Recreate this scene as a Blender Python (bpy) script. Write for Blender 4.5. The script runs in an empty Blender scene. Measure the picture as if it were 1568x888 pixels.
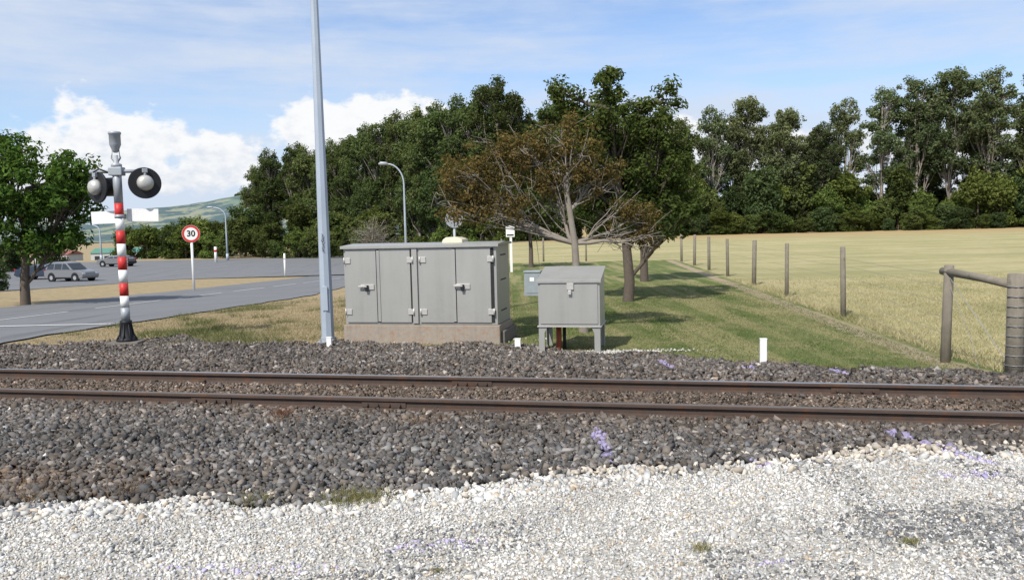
import bpy, bmesh, math, random
import numpy as np
from mathutils import Vector, Matrix
rng=np.random.default_rng(7); random.seed(7)
scene=bpy.context.scene
col=scene.collection

# ------------------------------------------------------------------ helpers
def link(o): col.objects.link(o); return o
def npmesh(name,V,F,mats,attrs=None,smooth=False,parent=None,matidx=None,loc=None):
    V=np.asarray(V,dtype=np.float32); F=np.asarray(F,dtype=np.int32); k=F.shape[1]
    me=bpy.data.meshes.new(name)
    me.vertices.add(len(V)); me.vertices.foreach_set("co",V.ravel())
    me.loops.add(F.size); me.loops.foreach_set("vertex_index",F.ravel())
    me.polygons.add(len(F)); me.polygons.foreach_set("loop_start",np.arange(len(F),dtype=np.int32)*k)
    if matidx is not None: me.polygons.foreach_set("material_index",np.asarray(matidx,dtype=np.int32))
    me.update(calc_edges=True)
    if not isinstance(mats,(list,tuple)): mats=[mats]
    for m in mats: me.materials.append(m)
    if attrs:
        for n,a in attrs.items():
            a=np.asarray(a,dtype=np.float32)
            if a.ndim==2:
                at=me.attributes.new(n,'FLOAT_COLOR','POINT')
                c=np.ones((len(V),4),dtype=np.float32); c[:,:3]=a; at.data.foreach_set("color",c.ravel())
            else:
                at=me.attributes.new(n,'FLOAT','POINT'); at.data.foreach_set("value",a)
    if smooth: me.polygons.foreach_set("use_smooth",np.ones(len(F),dtype=bool))
    o=bpy.data.objects.new(name,me); link(o)
    if parent: o.parent=parent
    if loc is not None: o.location=loc
    return o
def empty(name,loc=(0,0,0),rz=0):
    o=bpy.data.objects.new(name,None); o.location=loc; o.rotation_euler=(0,0,rz); o.empty_display_size=.2
    return link(o)
def bmobj(name,bm,mat,parent=None,smooth=False,bevel=0):
    if bevel>0: bmesh.ops.bevel(bm,geom=bm.edges[:],offset=bevel,segments=2,profile=.6,affect='EDGES')
    bmesh.ops.recalc_face_normals(bm,faces=bm.faces[:])
    me=bpy.data.meshes.new(name); bm.to_mesh(me); bm.free(); me.materials.append(mat)
    if smooth:
        for p in me.polygons: p.use_smooth=True
    o=bpy.data.objects.new(name,me); link(o)
    if parent: o.parent=parent
    return o
def box(name,parent,lo,hi,mat,bevel=.004):
    bm=bmesh.new(); bmesh.ops.create_cube(bm,size=1)
    for v in bm.verts:
        v.co=Vector([(lo[i]+hi[i])/2+v.co[i]*(hi[i]-lo[i]) for i in range(3)])
    return bmobj(name,bm,mat,parent,False,bevel)
def prism(name,parent,pts,axis,a,b,mat,bevel=0):
    """polygon pts (2D) extruded along axis from a to b"""
    bm=bmesh.new()
    def mk(p,t):
        return {'x':(t,p[0],p[1]),'y':(p[0],t,p[1]),'z':(p[0],p[1],t)}[axis]
    A=[bm.verts.new(mk(p,a)) for p in pts]; B=[bm.verts.new(mk(p,b)) for p in pts]
    bm.faces.new(A); bm.faces.new(B[::-1]); n=len(pts)
    for i in range(n): bm.faces.new((A[i],B[i],B[(i+1)%n],A[(i+1)%n]))
    return bmobj(name,bm,mat,parent,False,bevel)
def tube(name,parent,path,mat,sides=12,smooth=True):
    """path: [((x,y,z),r),...]"""
    V,F=tubes_np([path],sides)
    bm=bmesh.new(); vs=[bm.verts.new(v) for v in V]
    for f in F: bm.faces.new([vs[i] for i in f])
    bm.faces.new([vs[i] for i in range(sides)][::-1]); bm.faces.new([vs[i] for i in range(len(vs)-sides,len(vs))])
    o=bmobj(name,bm,mat,parent,False)
    if smooth:
        for p in o.data.polygons:
            if len(p.vertices)==4: p.use_smooth=True
    return o
def tubes_np(paths,sides=6):
    VV=[];FF=[];off=0
    for path in paths:
        P=np.array([p for p,r in path],float); R=np.array([r for p,r in path],float)
        d=np.gradient(P,axis=0); d/=np.linalg.norm(d,axis=1)[:,None]+1e-9
        ref=np.array([0,0,1.]) if abs(d[0][2])<.9 else np.array([1.,0,0])
        a=np.cross(d,ref); a/=np.linalg.norm(a,axis=1)[:,None]+1e-9; b=np.cross(d,a)
        t=np.arange(sides)*2*np.pi/sides
        ring=P[:,None,:]+R[:,None,None]*(np.cos(t)[None,:,None]*a[:,None,:]+np.sin(t)[None,:,None]*b[:,None,:])
        n=len(P); VV.append(ring.reshape(-1,3))
        i=np.arange(n-1)[:,None]; j=np.arange(sides)[None,:]; j2=(j+1)%sides
        f=np.stack([i*sides+j,i*sides+j2,(i+1)*sides+j2,(i+1)*sides+j],-1).reshape(-1,4)+off
        FF.append(f); off+=n*sides
    return np.concatenate(VV),np.concatenate(FF)
def sstep(a,b,x):
    t=np.clip((x-a)/(b-a),0,1); return t*t*(3-2*t)

class NT:
    def __init__(s,nt): s.t=nt; nt.nodes.clear()
    def n(s,typ,**k):
        o=s.t.nodes.new(typ)
        for a,b in k.items(): setattr(o,a,b)
        return o
    def set(s,sock,v):
        if isinstance(v,bpy.types.NodeSocket): s.t.links.new(v,sock)
        elif isinstance(v,(tuple,list)) and len(v)==3 and sock.type=='RGBA': sock.default_value=(*v,1)
        else: sock.default_value=v
    def m(s,op,a,b=0.,c=0.,clamp=False):
        o=s.n('ShaderNodeMath',operation=op); o.use_clamp=clamp
        s.set(o.inputs[0],a); s.set(o.inputs[1],b); s.set(o.inputs[2],c); return o.outputs[0]
    def mix(s,f,a,b,mode='MIX'):
        o=s.n('ShaderNodeMix',data_type='RGBA',blend_type=mode); s.set(o.inputs[0],f); s.set(o.inputs[6],a); s.set(o.inputs[7],b); return o.outputs[2]
    def noise(s,vec,scale,detail=4,rough=.55,out=0):
        o=s.n('ShaderNodeTexNoise'); 
        if vec is not None: s.set(o.inputs['Vector'],vec)
        o.inputs['Scale'].default_value=scale;o.inputs['Detail'].default_value=detail;o.inputs['Roughness'].default_value=rough
        return o.outputs[out]
    def voro(s,vec,scale,out='Distance',feature='F1'):
        o=s.n('ShaderNodeTexVoronoi',feature=feature); 
        if vec is not None: s.set(o.inputs['Vector'],vec)
        o.inputs['Scale'].default_value=scale; return o.outputs[out]
    def ss(s,x,a,b):
        o=s.n('ShaderNodeMapRange',interpolation_type='SMOOTHSTEP'); s.set(o.inputs[0],x); o.inputs[1].default_value=a;o.inputs[2].default_value=b
        return o.outputs[0]
    def mapv(s,vec,scale=(1,1,1),rot=(0,0,0)):
        o=s.n('ShaderNodeMapping'); s.set(o.inputs[0],vec); o.inputs['Scale'].default_value=scale;o.inputs['Rotation'].default_value=rot; return o.outputs[0]
    def attr(s,name,out='Fac'):
        o=s.n('ShaderNodeAttribute'); o.attribute_name=name; return o.outputs[out]
    def pos(s): return s.n('ShaderNodeNewGeometry').outputs['Position']
    def obj(s): return s.n('ShaderNodeTexCoord').outputs['Object']
    def bump(s,h,strength=.5,dist=.02):
        o=s.n('ShaderNodeBump'); s.set(o.inputs['Height'],h); o.inputs['Strength'].default_value=strength;o.inputs['Distance'].default_value=dist; return o.outputs[0]
    def pbr(s,color,rough=.7,metal=0.,normal=None,spec=.3):
        o=s.n('ShaderNodeBsdfPrincipled'); s.set(o.inputs['Base Color'],color); s.set(o.inputs['Roughness'],rough); s.set(o.inputs['Metallic'],metal)
        o.inputs['Specular IOR Level'].default_value=spec
        if normal is not None: s.set(o.inputs['Normal'],normal)
        s.out(o.outputs[0]); return o
    def out(s,sh):
        o=s.n('ShaderNodeOutputMaterial'); s.t.links.new(sh,o.inputs[0])
def newmat(name):
    m=bpy.data.materials.new(name); m.use_nodes=True; return m,NT(m.node_tree)
def simple(name,c,rough=.6,metal=0.,var=.25,scale=8,bump=.15,c2=None,thr=(.55,.7),spec=.3,streak=0,sk=(14,14,.9)):
    m,t=newmat(name); o=t.obj()
    f=t.noise(o,scale,6,.6); f2=t.noise(o,scale*9,3,.6)
    dark=tuple(x*(1-var) for x in c); lite=tuple(min(1,x*(1+var)) for x in c)
    cc=t.mix(f,dark,lite); cc=t.mix(t.m('MULTIPLY',f2,.35),cc,dark)
    if c2: cc=t.mix(t.ss(t.noise(o,scale*.7,8,.7),*thr),cc,c2)
    if streak: cc=t.mix(t.m('MULTIPLY',t.ss(t.noise(t.mapv(o,sk),1,5,.65),.40,.78),streak),cc,tuple(x*.55 for x in c))
    t.pbr(cc,rough,metal,t.bump(f2,bump,.01),spec); return m
def vcol(name,rough=.85,spec=.2,bump=0,dk=.5):
    m,t=newmat(name); c=t.attr('col','Color')
    nrm=None
    if bump: 
        p=t.pos(); nz=t.noise(p,70,4,.6); nrm=t.bump(nz,bump,.01); c=t.mix(t.m('MULTIPLY',t.noise(p,110,3,.6),dk),c,(.05,.045,.04))
    t.pbr(c,rough,0,nrm,spec); return m
def leafmat(name,trans=.3,rnd=True):
    m,t=newmat(name); c=t.attr('col','Color')
    if rnd:
        r=t.n('ShaderNodeObjectInfo').outputs['Random']
        hv=t.n('ShaderNodeHueSaturation'); t.set(hv.inputs['Color'],c); t.set(hv.inputs['Value'],t.m('ADD',.60,t.m('MULTIPLY',r,.75))); t.set(hv.inputs['Hue'],t.m('ADD',.48,t.m('MULTIPLY',t.m('FRACT',t.m('MULTIPLY',r,7.3)),.035))); c=hv.outputs[0]
    d=t.n('ShaderNodeBsdfDiffuse'); t.set(d.inputs[0],c); tr=t.n('ShaderNodeBsdfTranslucent')
    t.set(tr.inputs[0],t.mix(.5,c,(.14,.2,.02))); mx=t.n('ShaderNodeMixShader'); mx.inputs[0].default_value=trans
    t.t.links.new(d.outputs[0],mx.inputs[1]); t.t.links.new(tr.outputs[0],mx.inputs[2]); t.out(mx.outputs[0]); return m

# ------------------------------------------------------------------ materials
M_galv=simple('galvanised_steel',(.36,.38,.40),.5,.2,.18,5,.08)
M_pole=simple('pole_galvanised',(.40,.45,.51),.5,.15,.15,3,.06,streak=.2)
M_cab=simple('cabinet_stainless',(.40,.39,.36),.38,.3,.10,1.6,.04,c2=(.33,.32,.295),thr=(.5,.8),streak=.22,sk=(5,5,.5))
M_cabd=simple('cabinet_hardware',(.52,.50,.46),.42,.3,.2,8,.05)
M_seam=simple('dark_gap',(.03,.03,.03),.9)
M_conc=simple('weathered_concrete',(.34,.29,.235),.95,0,.3,14,.6,c2=(.34,.19,.11),thr=(.52,.66),streak=.35)
M_concd=simple('dark_concrete',(.17,.15,.13),.95,0,.35,14,.5)
M_white=simple('white_paint',(.80,.79,.76),.5,0,.06,6,.03)
M_red=simple('red_paint',(.55,.04,.035),.45,0,.12,6,.03)
M_black=simple('black_paint',(.018,.018,.02),.55,0,.2,8,.05)
M_rustpipe=simple('orange_pipe',(.35,.08,.04),.6)
M_rust=simple('rusty_rail',(.085,.060,.048),.85,.1,.35,9,.3,c2=(.12,.06,.035),thr=(.5,.7))
M_shine=simple('rail_head_polished',(.55,.54,.53),.30,.85,.3,6,.05)
M_dull=simple('rail_head_worn',(.20,.175,.155),.55,.5,.3,6,.05)
M_sleeper=simple('sleeper',(.12,.095,.075),.95,0,.4,9,.5)
M_wood=simple('weathered_timber',(.24,.21,.165),.95,0,.35,10,.5,c2=(.13,.12,.085),streak=.5)
M_wire=simple('fence_wire',(.3,.3,.3),.5,.5)
M_bark=simple('bark',(.12,.095,.075),.95,0,.4,12,.6)
M_barkp=simple('pale_bark',(.27,.235,.195),.95,0,.35,10,.4)
M_barke=simple('gum_bark',(.30,.26,.22),.95,0,.4,1.2,.3)
M_tag=simple('grey_plastic',(.27,.30,.32),.5)
M_cream=simple('cream_fibreglass',(.66,.61,.46),.6)
M_leaf=leafmat('foliage',.36); M_leafd=leafmat('dry_foliage',.3,False); M_grass=leafmat('grass_blades',.3,False)
M_stone=vcol('ballast_stone',.95,.08,.35,.35)
M_wstone=vcol('white_stone',.85,.2)
M_glass=simple('car_glass',(.02,.025,.03),.08,0,.1,spec=.8)
M_tyre=simple('tyre',(.02,.02,.02),.9)
M_silver=simple('car_silver',(.28,.28,.285),.3,.5,.03,2,0)
M_blue=simple('car_blue',(.05,.07,.10),.3,.3,.03,2,0)
M_lampred=simple('tail_lamp',(.35,.02,.02),.3)

# ------------------------------------------------------------------ terrain functions
TA=math.radians(-12); TX=np.array([math.cos(TA),math.sin(TA)]); TN=np.array([-math.sin(TA),math.cos(TA)]); TC=np.array([0.,8.1])
def ncoord(x,y): return (x-TC[0])*TN[0]+(y-TC[1])*TN[1]
def gz(x,y):
    x=np.asarray(x,float);y=np.asarray(y,float)
    n=ncoord(x,y); z=.06*(1-sstep(1.5,3.6,n))
    w=1-sstep(-7,-1,x)
    z=z-.0377*(np.clip(y,15,72)-15)*w
    z=z-3.4*sstep(132,215,y)*sstep(-50,-70,x)
    return z
def g(x,y): return float(gz(x,y))
WE=np.array([(-30,5.4),(-3.5,5.26),(-1.7,5.16),(-.66,5.24),(0,5.42),(1,5.75),(2.3,5.88),(3.5,5.98),(30,6.3)])
BE=np.array([(-40,17),(-12,15.3),(-8,13.6),(-6,14.2),(-4.6,13.2),(-3,13.0),(0,12.2),(1.5,11.25),(3.1,10.15),(5,9.2),(8,8.3),(40,1.5)])
ye=lambda x:np.interp(x,WE[:,0],WE[:,1]); yb=lambda x:np.interp(x,BE[:,0],BE[:,1])
xf=lambda y:6.27+.084*(y-15)
# ------------------------------------------------------------------ ground sheet
def axis(lo,a,b,c,d,hi,s1,s2):
    A=np.arange(a,b,s2); B=np.arange(b,c,s1); C=np.arange(c,d,s2)
    def geo(st,en):
        out=[];x=st;s=s2*1.4
        while abs(x-st)<abs(en-st):
            out.append(x); x+= s*(1 if en>st else -1); s*=1.25
        out.append(en); return np.array(out)
    return np.unique(np.round(np.concatenate([geo(a,lo),A,B,C,geo(d,hi)]),4))
xs=axis(-3500,-60,-12,12,45,3500,.25,.5); ys=axis(-60,-6,2,16,90,4500,.25,.5)
X,Y=np.meshgrid(xs,ys); Z=gz(X,Y)
nx,ny=len(xs),len(ys)
i=np.arange(ny-1)[:,None]; j=np.arange(nx-1)[None,:]
F=np.stack([i*nx+j,i*nx+j+1,(i+1)*nx+j+1,(i+1)*nx+j],-1).reshape(-1,4)
xr,yr=X.ravel(),Y.ravel()
attrs=dict(sd_w=np.clip(ye(xr)-yr,-20,20), sd_b=np.clip(yb(xr)-yr,-20,20),
  sd_f=np.clip(np.maximum(np.minimum(xr-xf(yr),yr-yb(xr)),np.minimum(yr-41,xr+6)),-20,20), sd_s=np.clip(np.where(yr<41,.20-np.abs(xr-(xf(yr)-.42)),-1),-2,2))
M_ground,t=newmat('ground_surface')
p=t.pos(); nb=t.noise(p,.35,5,.6); nm=t.noise(p,2.2,6,.65); nf=t.noise(p,22,5,.7); nff=t.noise(p,90,3,.7)
sep=t.n('ShaderNodeSeparateXYZ'); t.set(sep.inputs[0],p); px,py_=sep.outputs[0],sep.outputs[1]
lawn=t.mix(t.ss(nm,.35,.68),(.085,.125,.035),(.165,.185,.065))
stripes=t.noise(t.mapv(p,(1.6,.10,1),(0,0,.12)),1.3,3,.5)
lawn=t.mix(t.m('MULTIPLY',t.ss(stripes,.45,.60),.85),lawn,(.29,.26,.125))
patch=t.noise(p,.9,6,.7)
lawn=t.mix(t.m('MULTIPLY',t.ss(patch,.50,.66),.7),lawn,(.32,.26,.145))
lawn=t.mix(t.m('MULTIPLY',t.ss(nf,.45,.7),.4),lawn,(.06,.085,.025))
lawn=t.mix(t.m('MULTIPLY',t.ss(nff,.5,.75),.5),lawn,(.28,.26,.13))
dryv=t.mix(t.ss(nm,.50,.70),(.36,.28,.165),(.17,.165,.08)); dryv=t.mix(t.m('MULTIPLY',t.ss(nf,.4,.7),.4),dryv,(.2,.15,.09))
lawn=t.mix(t.ss(t.m('ADD',px,t.m('MULTIPLY',nm,2)),.6,-.8),lawn,dryv)
field=t.mix(t.ss(nb,.35,.65),(.44,.375,.20),(.35,.32,.155)); field=t.mix(t.ss(nm,.4,.7),field,(.47,.40,.235))
field=t.mix(t.m('MULTIPLY',t.ss(t.noise(t.mapv(p,(.12,1,1)),.5,4,.6),.43,.65),.6),field,(.25,.24,.105))
field=t.mix(t.m('MULTIPLY',t.ss(t.noise(p,.12,5,.6),.48,.62),.35),field,(.22,.225,.09))
field=t.mix(t.m('MULTIPLY',t.ss(nf,.45,.75),.4),field,(.20,.17,.085))
field=t.mix(t.m('MULTIPLY',t.ss(py_,75,112),.8),field,(.39,.275,.135))
wob=t.m('MULTIPLY',t.m('SUBTRACT',nm,.5),.35)
c=t.mix(t.ss(t.m('ADD',t.attr('sd_f'),wob),-.08,.08),lawn,field)
c=t.mix(t.ss(t.m('ADD',t.attr('sd_s'),wob),-.06,.1),c,t.mix(nf,(.42,.34,.23),(.25,.205,.13)))
vb=t.voro(p,26,'Color'); sv=t.n('ShaderNodeSeparateXYZ'); t.set(sv.inputs[0],vb)
bal=t.mix(sv.outputs[0],(.06,.054,.049),(.15,.135,.12)); bal=t.mix(t.ss(nf,.45,.75),bal,(.13,.105,.08))
c=t.mix(t.ss(t.m('ADD',t.attr('sd_b'),t.m('MULTIPLY',wob,2.2)),-.1,.15),c,bal)
vw=t.voro(p,60,'Color'); sw=t.n('ShaderNodeSeparateXYZ'); t.set(sw.inputs[0],vw)
wh=t.mix(sw.outputs[0],(.32,.30,.26),(.58,.56,.51)); wh=t.mix(t.ss(nf,.4,.8),wh,(.38,.35,.29))
c=t.mix(t.ss(t.m('ADD',t.attr('sd_w'),wob),-.04,.06),c,wh)
hh=t.m('ADD',t.m('MULTIPLY',nf,1.),t.m('MULTIPLY',nff,.6))
t.pbr(c,.95,0,t.bump(hh,.7,.03),.1)
npmesh('ground',np.stack([xr,yr,Z.ravel()],1),F,M_ground,attrs,smooth=True)

# ------------------------------------------------------------------ road, car park, markings
M_asph,t=newmat('asphalt'); p=t.pos(); f=t.noise(p,.5,6,.6); f2=t.noise(p,60,3,.7)
c=t.mix(f,(.14,.142,.145),(.20,.202,.205)); c=t.mix(t.m('MULTIPLY',t.ss(f2,.45,.8),.5),c,(.28,.28,.28))
c=t.mix(t.ss(t.noise(t.mapv(p,(2,.08,1)),1,4,.6),.52,.75),c,(.11,.112,.115))
t.pbr(c,.9,0,t.bump(f2,.4,.01),.15)
def strip(name,rows,mat,nc,off,parent=None):
    V=[];
    for y,xa,xb in rows:
        for k in range(nc+1):
            x=xa+(xb-xa)*k/nc; V.append((x,y,g(x,y)+off))
    n=nc+1; Fq=[(r*n+k,r*n+k+1,(r+1)*n+k+1,(r+1)*n+k) for r in range(len(rows)-1) for k in range(nc)]
    return npmesh(name,V,Fq,mat,smooth=True,parent=parent)
RL=np.array([(-30,-20.5),(0,-17.8),(15,-16.9),(26,-16.7),(38,-16.4),(60,-17),(72,-18)])
RR=np.array([(-30,-13),(0,-10.2),(8,-9.6),(13.7,-8.95),(19,-8.4),(30,-7.6),(39,-8.2),(60,-9),(72,-9)])
rows=[(y,float(np.interp(y,RL[:,0],RL[:,1])),float(np.interp(y,RR[:,0],RR[:,1])+.06*math.sin(y*2.1)+.04*math.sin(y*5.3))) for y in np.arange(-30,72.01,.5)]
strip('road',rows,M_asph,18,.028)
strip('car_park',[(y,-110,-29 if y<70.9 else -6.) for y in list(np.arange(44,71,1))+[71.0]+list(np.arange(72.02,128,2))],M_asph,40,.024)
mk=empty('road_markings')
M_line=simple('road_paint',(.62,.62,.59),.7,0,.2,12,.1)
for y0 in np.arange(12,68,6.):
    strip('dash',[(y,-12.66,-12.56) for y in np.arange(y0,y0+4.6,.5)],M_line,1,.036,mk)
strip('limit_line',[(17.2,-12.5,-8.75),(17.4,-12.5,-8.75)],M_line,8,.038,mk)

# ------------------------------------------------------------------ stones
def ico():
    bm=bmesh.new(); bmesh.ops.create_icosphere(bm,subdivisions=1,radius=1)
    V=np.array([v.co[:] for v in bm.verts]); F=np.array([[v.index for v in f.verts] for f in bm.faces]); bm.free(); return V,F
ICO=ico()
CUB=(np.array([(x,y,z) for x in (-1,1) for y in (-1,1) for z in (-1,1)],float)*.68,np.array([(0,1,3,2),(4,6,7,5),(0,4,5,1),(2,3,7,6),(0,2,6,4),(1,5,7,3)]))
def stones(name,pos,size,colr,mat,flat=(.5,.9),jit=.28,sink=.25,base=ICO,tilt=.45):
    N=len(pos); BV,BF=base; nv=len(BV)
    S=size[:,None]*np.stack([rng.uniform(.8,1.5,N),rng.uniform(.6,1.0,N),rng.uniform(*flat,N)],1)
    if base is CUB: V=(BV[None]+rng.uniform(-jit,jit,(N,nv,3)))*S[:,None,:]
    else: V=BV[None]*(1+rng.uniform(-jit,jit,(N,nv,1)))*S[:,None,:]
    q=rng.normal(size=(N,4)); q[:,1:3]*=tilt; q/=np.linalg.norm(q,axis=1)[:,None]
    w,x,y,z=q.T
    R=np.stack([1-2*(y*y+z*z),2*(x*y-z*w),2*(x*z+y*w),2*(x*y+z*w),1-2*(x*x+z*z),2*(y*z-x*w),2*(x*z-y*w),2*(y*z+x*w),1-2*(x*x+y*y)],1).reshape(N,3,3)
    V=np.einsum('nij,nkj->nki',R,V)+pos[:,None,:]; V[:,:,2]+=(S[:,2]*sink)[:,None]
    F=(BF[None]+(np.arange(N)*nv)[:,None,None]).reshape(-1,BF.shape[1])
    C=np.repeat(colr,nv,axis=0)
    return npmesh(name,V.reshape(-1,3),F,mat,dict(col=C))
PURPLE=[(.70,6.34,.045,.42,0,.85),(3.27,6.05,.06,.40,.5,.8),(3.15,5.42,.22,.07,0,.45),(1.78,5.75,.08,.05,0,.7),(-.45,4.39,.24,.08,-.6,.30),(-1.5,4.13,.5,.07,0,.18),(1.33,4.07,.10,.05,0,.4),
        (1.93,9.95,.05,.36,0,1),(2.85,9.6,.07,.12,0,.9),(3.8,9.2,.045,.2,0,.9)]
def paint(x,y,C):
    for (a,b,ra,rb,sl,st) in PURPLE:
        dx=(x-a)+sl*(y-b); d=(dx/ra)**2+((y-b)/rb)**2
        k=(d<1.6)&(rng.random(len(x))<np.clip(1.3-.6*d,0,1)*st)
        C[k]=C[k]*.3+.7*np.array([.46,.40,.64])*rng.uniform(.7,1.15,(k.sum(),1))
    return C
def vnoise(x,y,s,seed=0):
    r=np.random.default_rng(seed); G=r.random((64,64)); u=x*s;v=y*s; iu=np.floor(u).astype(int);iv=np.floor(v).astype(int)
    fu=u-iu;fv=v-iv; fu=fu*fu*(3-2*fu);fv=fv*fv*(3-2*fv); a=lambda i,j:G[(iu+i)%64,(iv+j)%64]
    return (a(0,0)*(1-fu)+a(1,0)*fu)*(1-fv)+(a(0,1)*(1-fu)+a(1,1)*fu)*fv
def ballast_cols(x,y):
    N=len(x); b=rng.lognormal(math.log(.132),.38,N)[:,None]
    tint=rng.choice(4,N,p=[.56,.26,.13,.05])
    T=np.array([(1.03,.965,.91),(1.13,.96,.80),(.96,.96,.96),(1.9,1.8,1.65)])[tint]
    C=b*T; n=ncoord(x,y)
    br=np.exp(-(n/.95)**2)*.9+ .8*np.exp(-((x+4.3)/1.7)**2-((y-5.75)/.4)**2)+.3*(n>.6)
    br=np.clip(br,0,1)
    C=C*(1-br[:,None])+ C*np.array([1.08,.88,.72])*br[:,None]
    m=vnoise(x,y,1.3,3)[:,None]; C=C*(.8+.4*m)
    return paint(x,y,C)
def scat(x0,x1,y0,y1,dens,cond):
    N=int((x1-x0)*(y1-y0)*dens); x=rng.uniform(x0,x1,N); y=rng.uniform(y0,y1,N); k=cond(x,y); return x[k],y[k]
def edge(x,y): return (vnoise(x,y,2.3,5)-.5)*.35+(vnoise(x,y,7,6)-.5)*.15
x1,y1=scat(-8.5,7.5,4.9,10.5,1150,lambda x,y:(y>ye(x)+edge(x,y))&(ncoord(x,y)<-.62))
x2,y2=scat(-10,9,5.5,11.,1400,lambda x,y:(abs(ncoord(x,y))<.50))
x3,y3=scat(-13,9,6,16.,650,lambda x,y:(y<yb(x)+edge(x,y)*2.2-.05)&(ncoord(x,y)>.64)&~((x<-8.3)&(y>9)&(x<np.interp(y,RR[:,0],RR[:,1])+.2))&~((x<-9.2)))
bx=np.concatenate([x1,x2,x3]); by=np.concatenate([y1,y2,y3])
sz=np.concatenate([rng.lognormal(math.log(.0225),.30,len(x1)),rng.lognormal(math.log(.0155),.3,len(x2)),rng.lognormal(math.log(.0215),.32,len(x3))])
sz=np.clip(sz,.008,.042)
bz=gz(bx,by)+rng.uniform(0,.020,len(bx))+.02*vnoise(bx,by,1.7,9)
stones('ballast',np.stack([bx,by,bz],1),sz,ballast_cols(bx,by),M_stone,base=CUB,jit=.38,flat=(.40,.85),tilt=.38)
xw,yw=scat(-4.6,5.2,3.1,6.1,3900,lambda x,y:(y<ye(x)+edge(x,y)+.03))
Nw=len(xw); b=rng.lognormal(math.log(.53),.19,Nw)[:,None]; T=np.array([(1,.97,.91),(1,.92,.79),(.72,.73,.72),(.8,.65,.48)])[rng.choice(4,Nw,p=[.62,.23,.11,.04])]
Cw=np.clip(b*T,0,.78)
Cw*=(.86+.26*vnoise(xw,yw,2.1,13))[:,None]
dk=np.exp(-((xw-2.6)/.75)**2-((yw-4.55-.1*(xw-2.6))/.26)**2)+.8*np.exp(-((xw-2.9)/.45)**2-((yw-3.9)/.35)**2)+.25*(vnoise(xw,yw,1.8,11)>.75)
kk=rng.random(Nw)<np.clip(dk*1.1,0,.7); Cw[kk]=np.array([.16,.16,.16])*rng.uniform(.6,1.6,(kk.sum(),1))
Cw=paint(xw,yw,Cw)
sw_=rng.lognormal(math.log(.0085),.33,Nw); near=(ye(xw)-yw)<.28
sw_=np.clip(np.where(near&(rng.random(Nw)<.16),sw_*2.3,sw_),.004,.04)
stones('white_gravel',np.stack([xw,yw,gz(xw,yw)+rng.uniform(-.003,.004,Nw)],1),sw_,Cw,M_wstone,flat=(.4,.75),base=CUB,jit=.3)
def ring(N,cx,cy,rx,ry): a=rng.normal(size=(N,2)); return cx+a[:,0]*rx,cy+a[:,1]*ry
pp=[ring(160,2.5,5.95,.6,.10),ring(90,3.5,6.05,.4,.08),ring(120,.5,5.62,.7,.05),ring(60,-1.6,5.25,.6,.05)]
xp=np.concatenate([q[0] for q in pp]); yp=np.concatenate([q[1] for q in pp]); Np=len(xp)
Cp=np.array([.50,.44,.36])*rng.uniform(.6,1.25,(Np,1)); stones('river_pebbles',np.stack([xp,yp,gz(xp,yp)+.02],1),rng.uniform(.014,.038,Np),Cp,M_wstone,flat=(.4,.6),jit=.08)
pp=[ring(500,1.35,11.45,.5,.09),ring(200,.1,12.1,.25,.12),ring(160,-1.2,12.9,.9,.1),ring(60,-5.2,13,.6,.3)]
xp=np.concatenate([q[0] for q in pp]); yp=np.concatenate([q[1] for q in pp]); Np=len(xp)
stones('pale_chippings',np.stack([xp,yp,gz(xp,yp)+.015],1),rng.uniform(.008,.02,Np),np.array([.5,.47,.43])*rng.uniform(.6,1.25,(Np,1)),M_wstone,base=CUB)

# ------------------------------------------------------------------ railway track
track=empty('railway_track',(0,8.1,0),TA)
prof=[(-.0635,.07),(.0635,.07),(.0635,.08),(.012,.098),(.008,.105),(.008,.158),(.035,.168),(.035,.191),(.028,.1975),(.012,.2),(-.012,.2),(-.028,.1975),(-.035,.191),(-.035,.168),(-.008,.158),(-.008,.105),(-.012,.098),(-.0635,.08)]
for s in (-1,1):
    o=prism('rail',track,[(p[0]+s*.57,p[1]) for p in prof],'x',-45,45,M_rust)
    o.data.materials.append(M_shine if s>0 else M_dull)
    for f in o.data.polygons:
        if f.normal.z>.9 and f.center.z>.19: f.material_index=1
for k in range(-60,61):
    x0=k*.65
    box('sleeper',track,(x0-.1,-1.05,-.05),(x0+.1,1.05,.078),M_sleeper,.01)
    if abs(x0)<12:
        for s in (-1,1):
            for q in (-1,1):
                yc=s*.57+q*.085
                box('rail_clip',track,(x0-.035,yc-.03,.072),(x0+.035,yc+.03,.105+random.uniform(-.01,.015)),M_rust,.006)
for s,x0 in ((-1,-3.1),(1,-.6),(-1,-1.2),(1,3.4)):
    for q in (-1,1):
        box('fishplate',track,(x0-.23,s*.57+q*.010-(.01 if q<0 else -.0),.102),(x0+.23,s*.57+q*.010+(.01 if q>0 else 0),.155),M_rust,.002)
        for b_ in (-.17,-.06,.06,.17): tube('bolt',track,[((x0+b_,s*.57+q*.02,.128),.013),((x0+b_,s*.57+q*.045,.128),.013)],M_rust,6,False)

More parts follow.
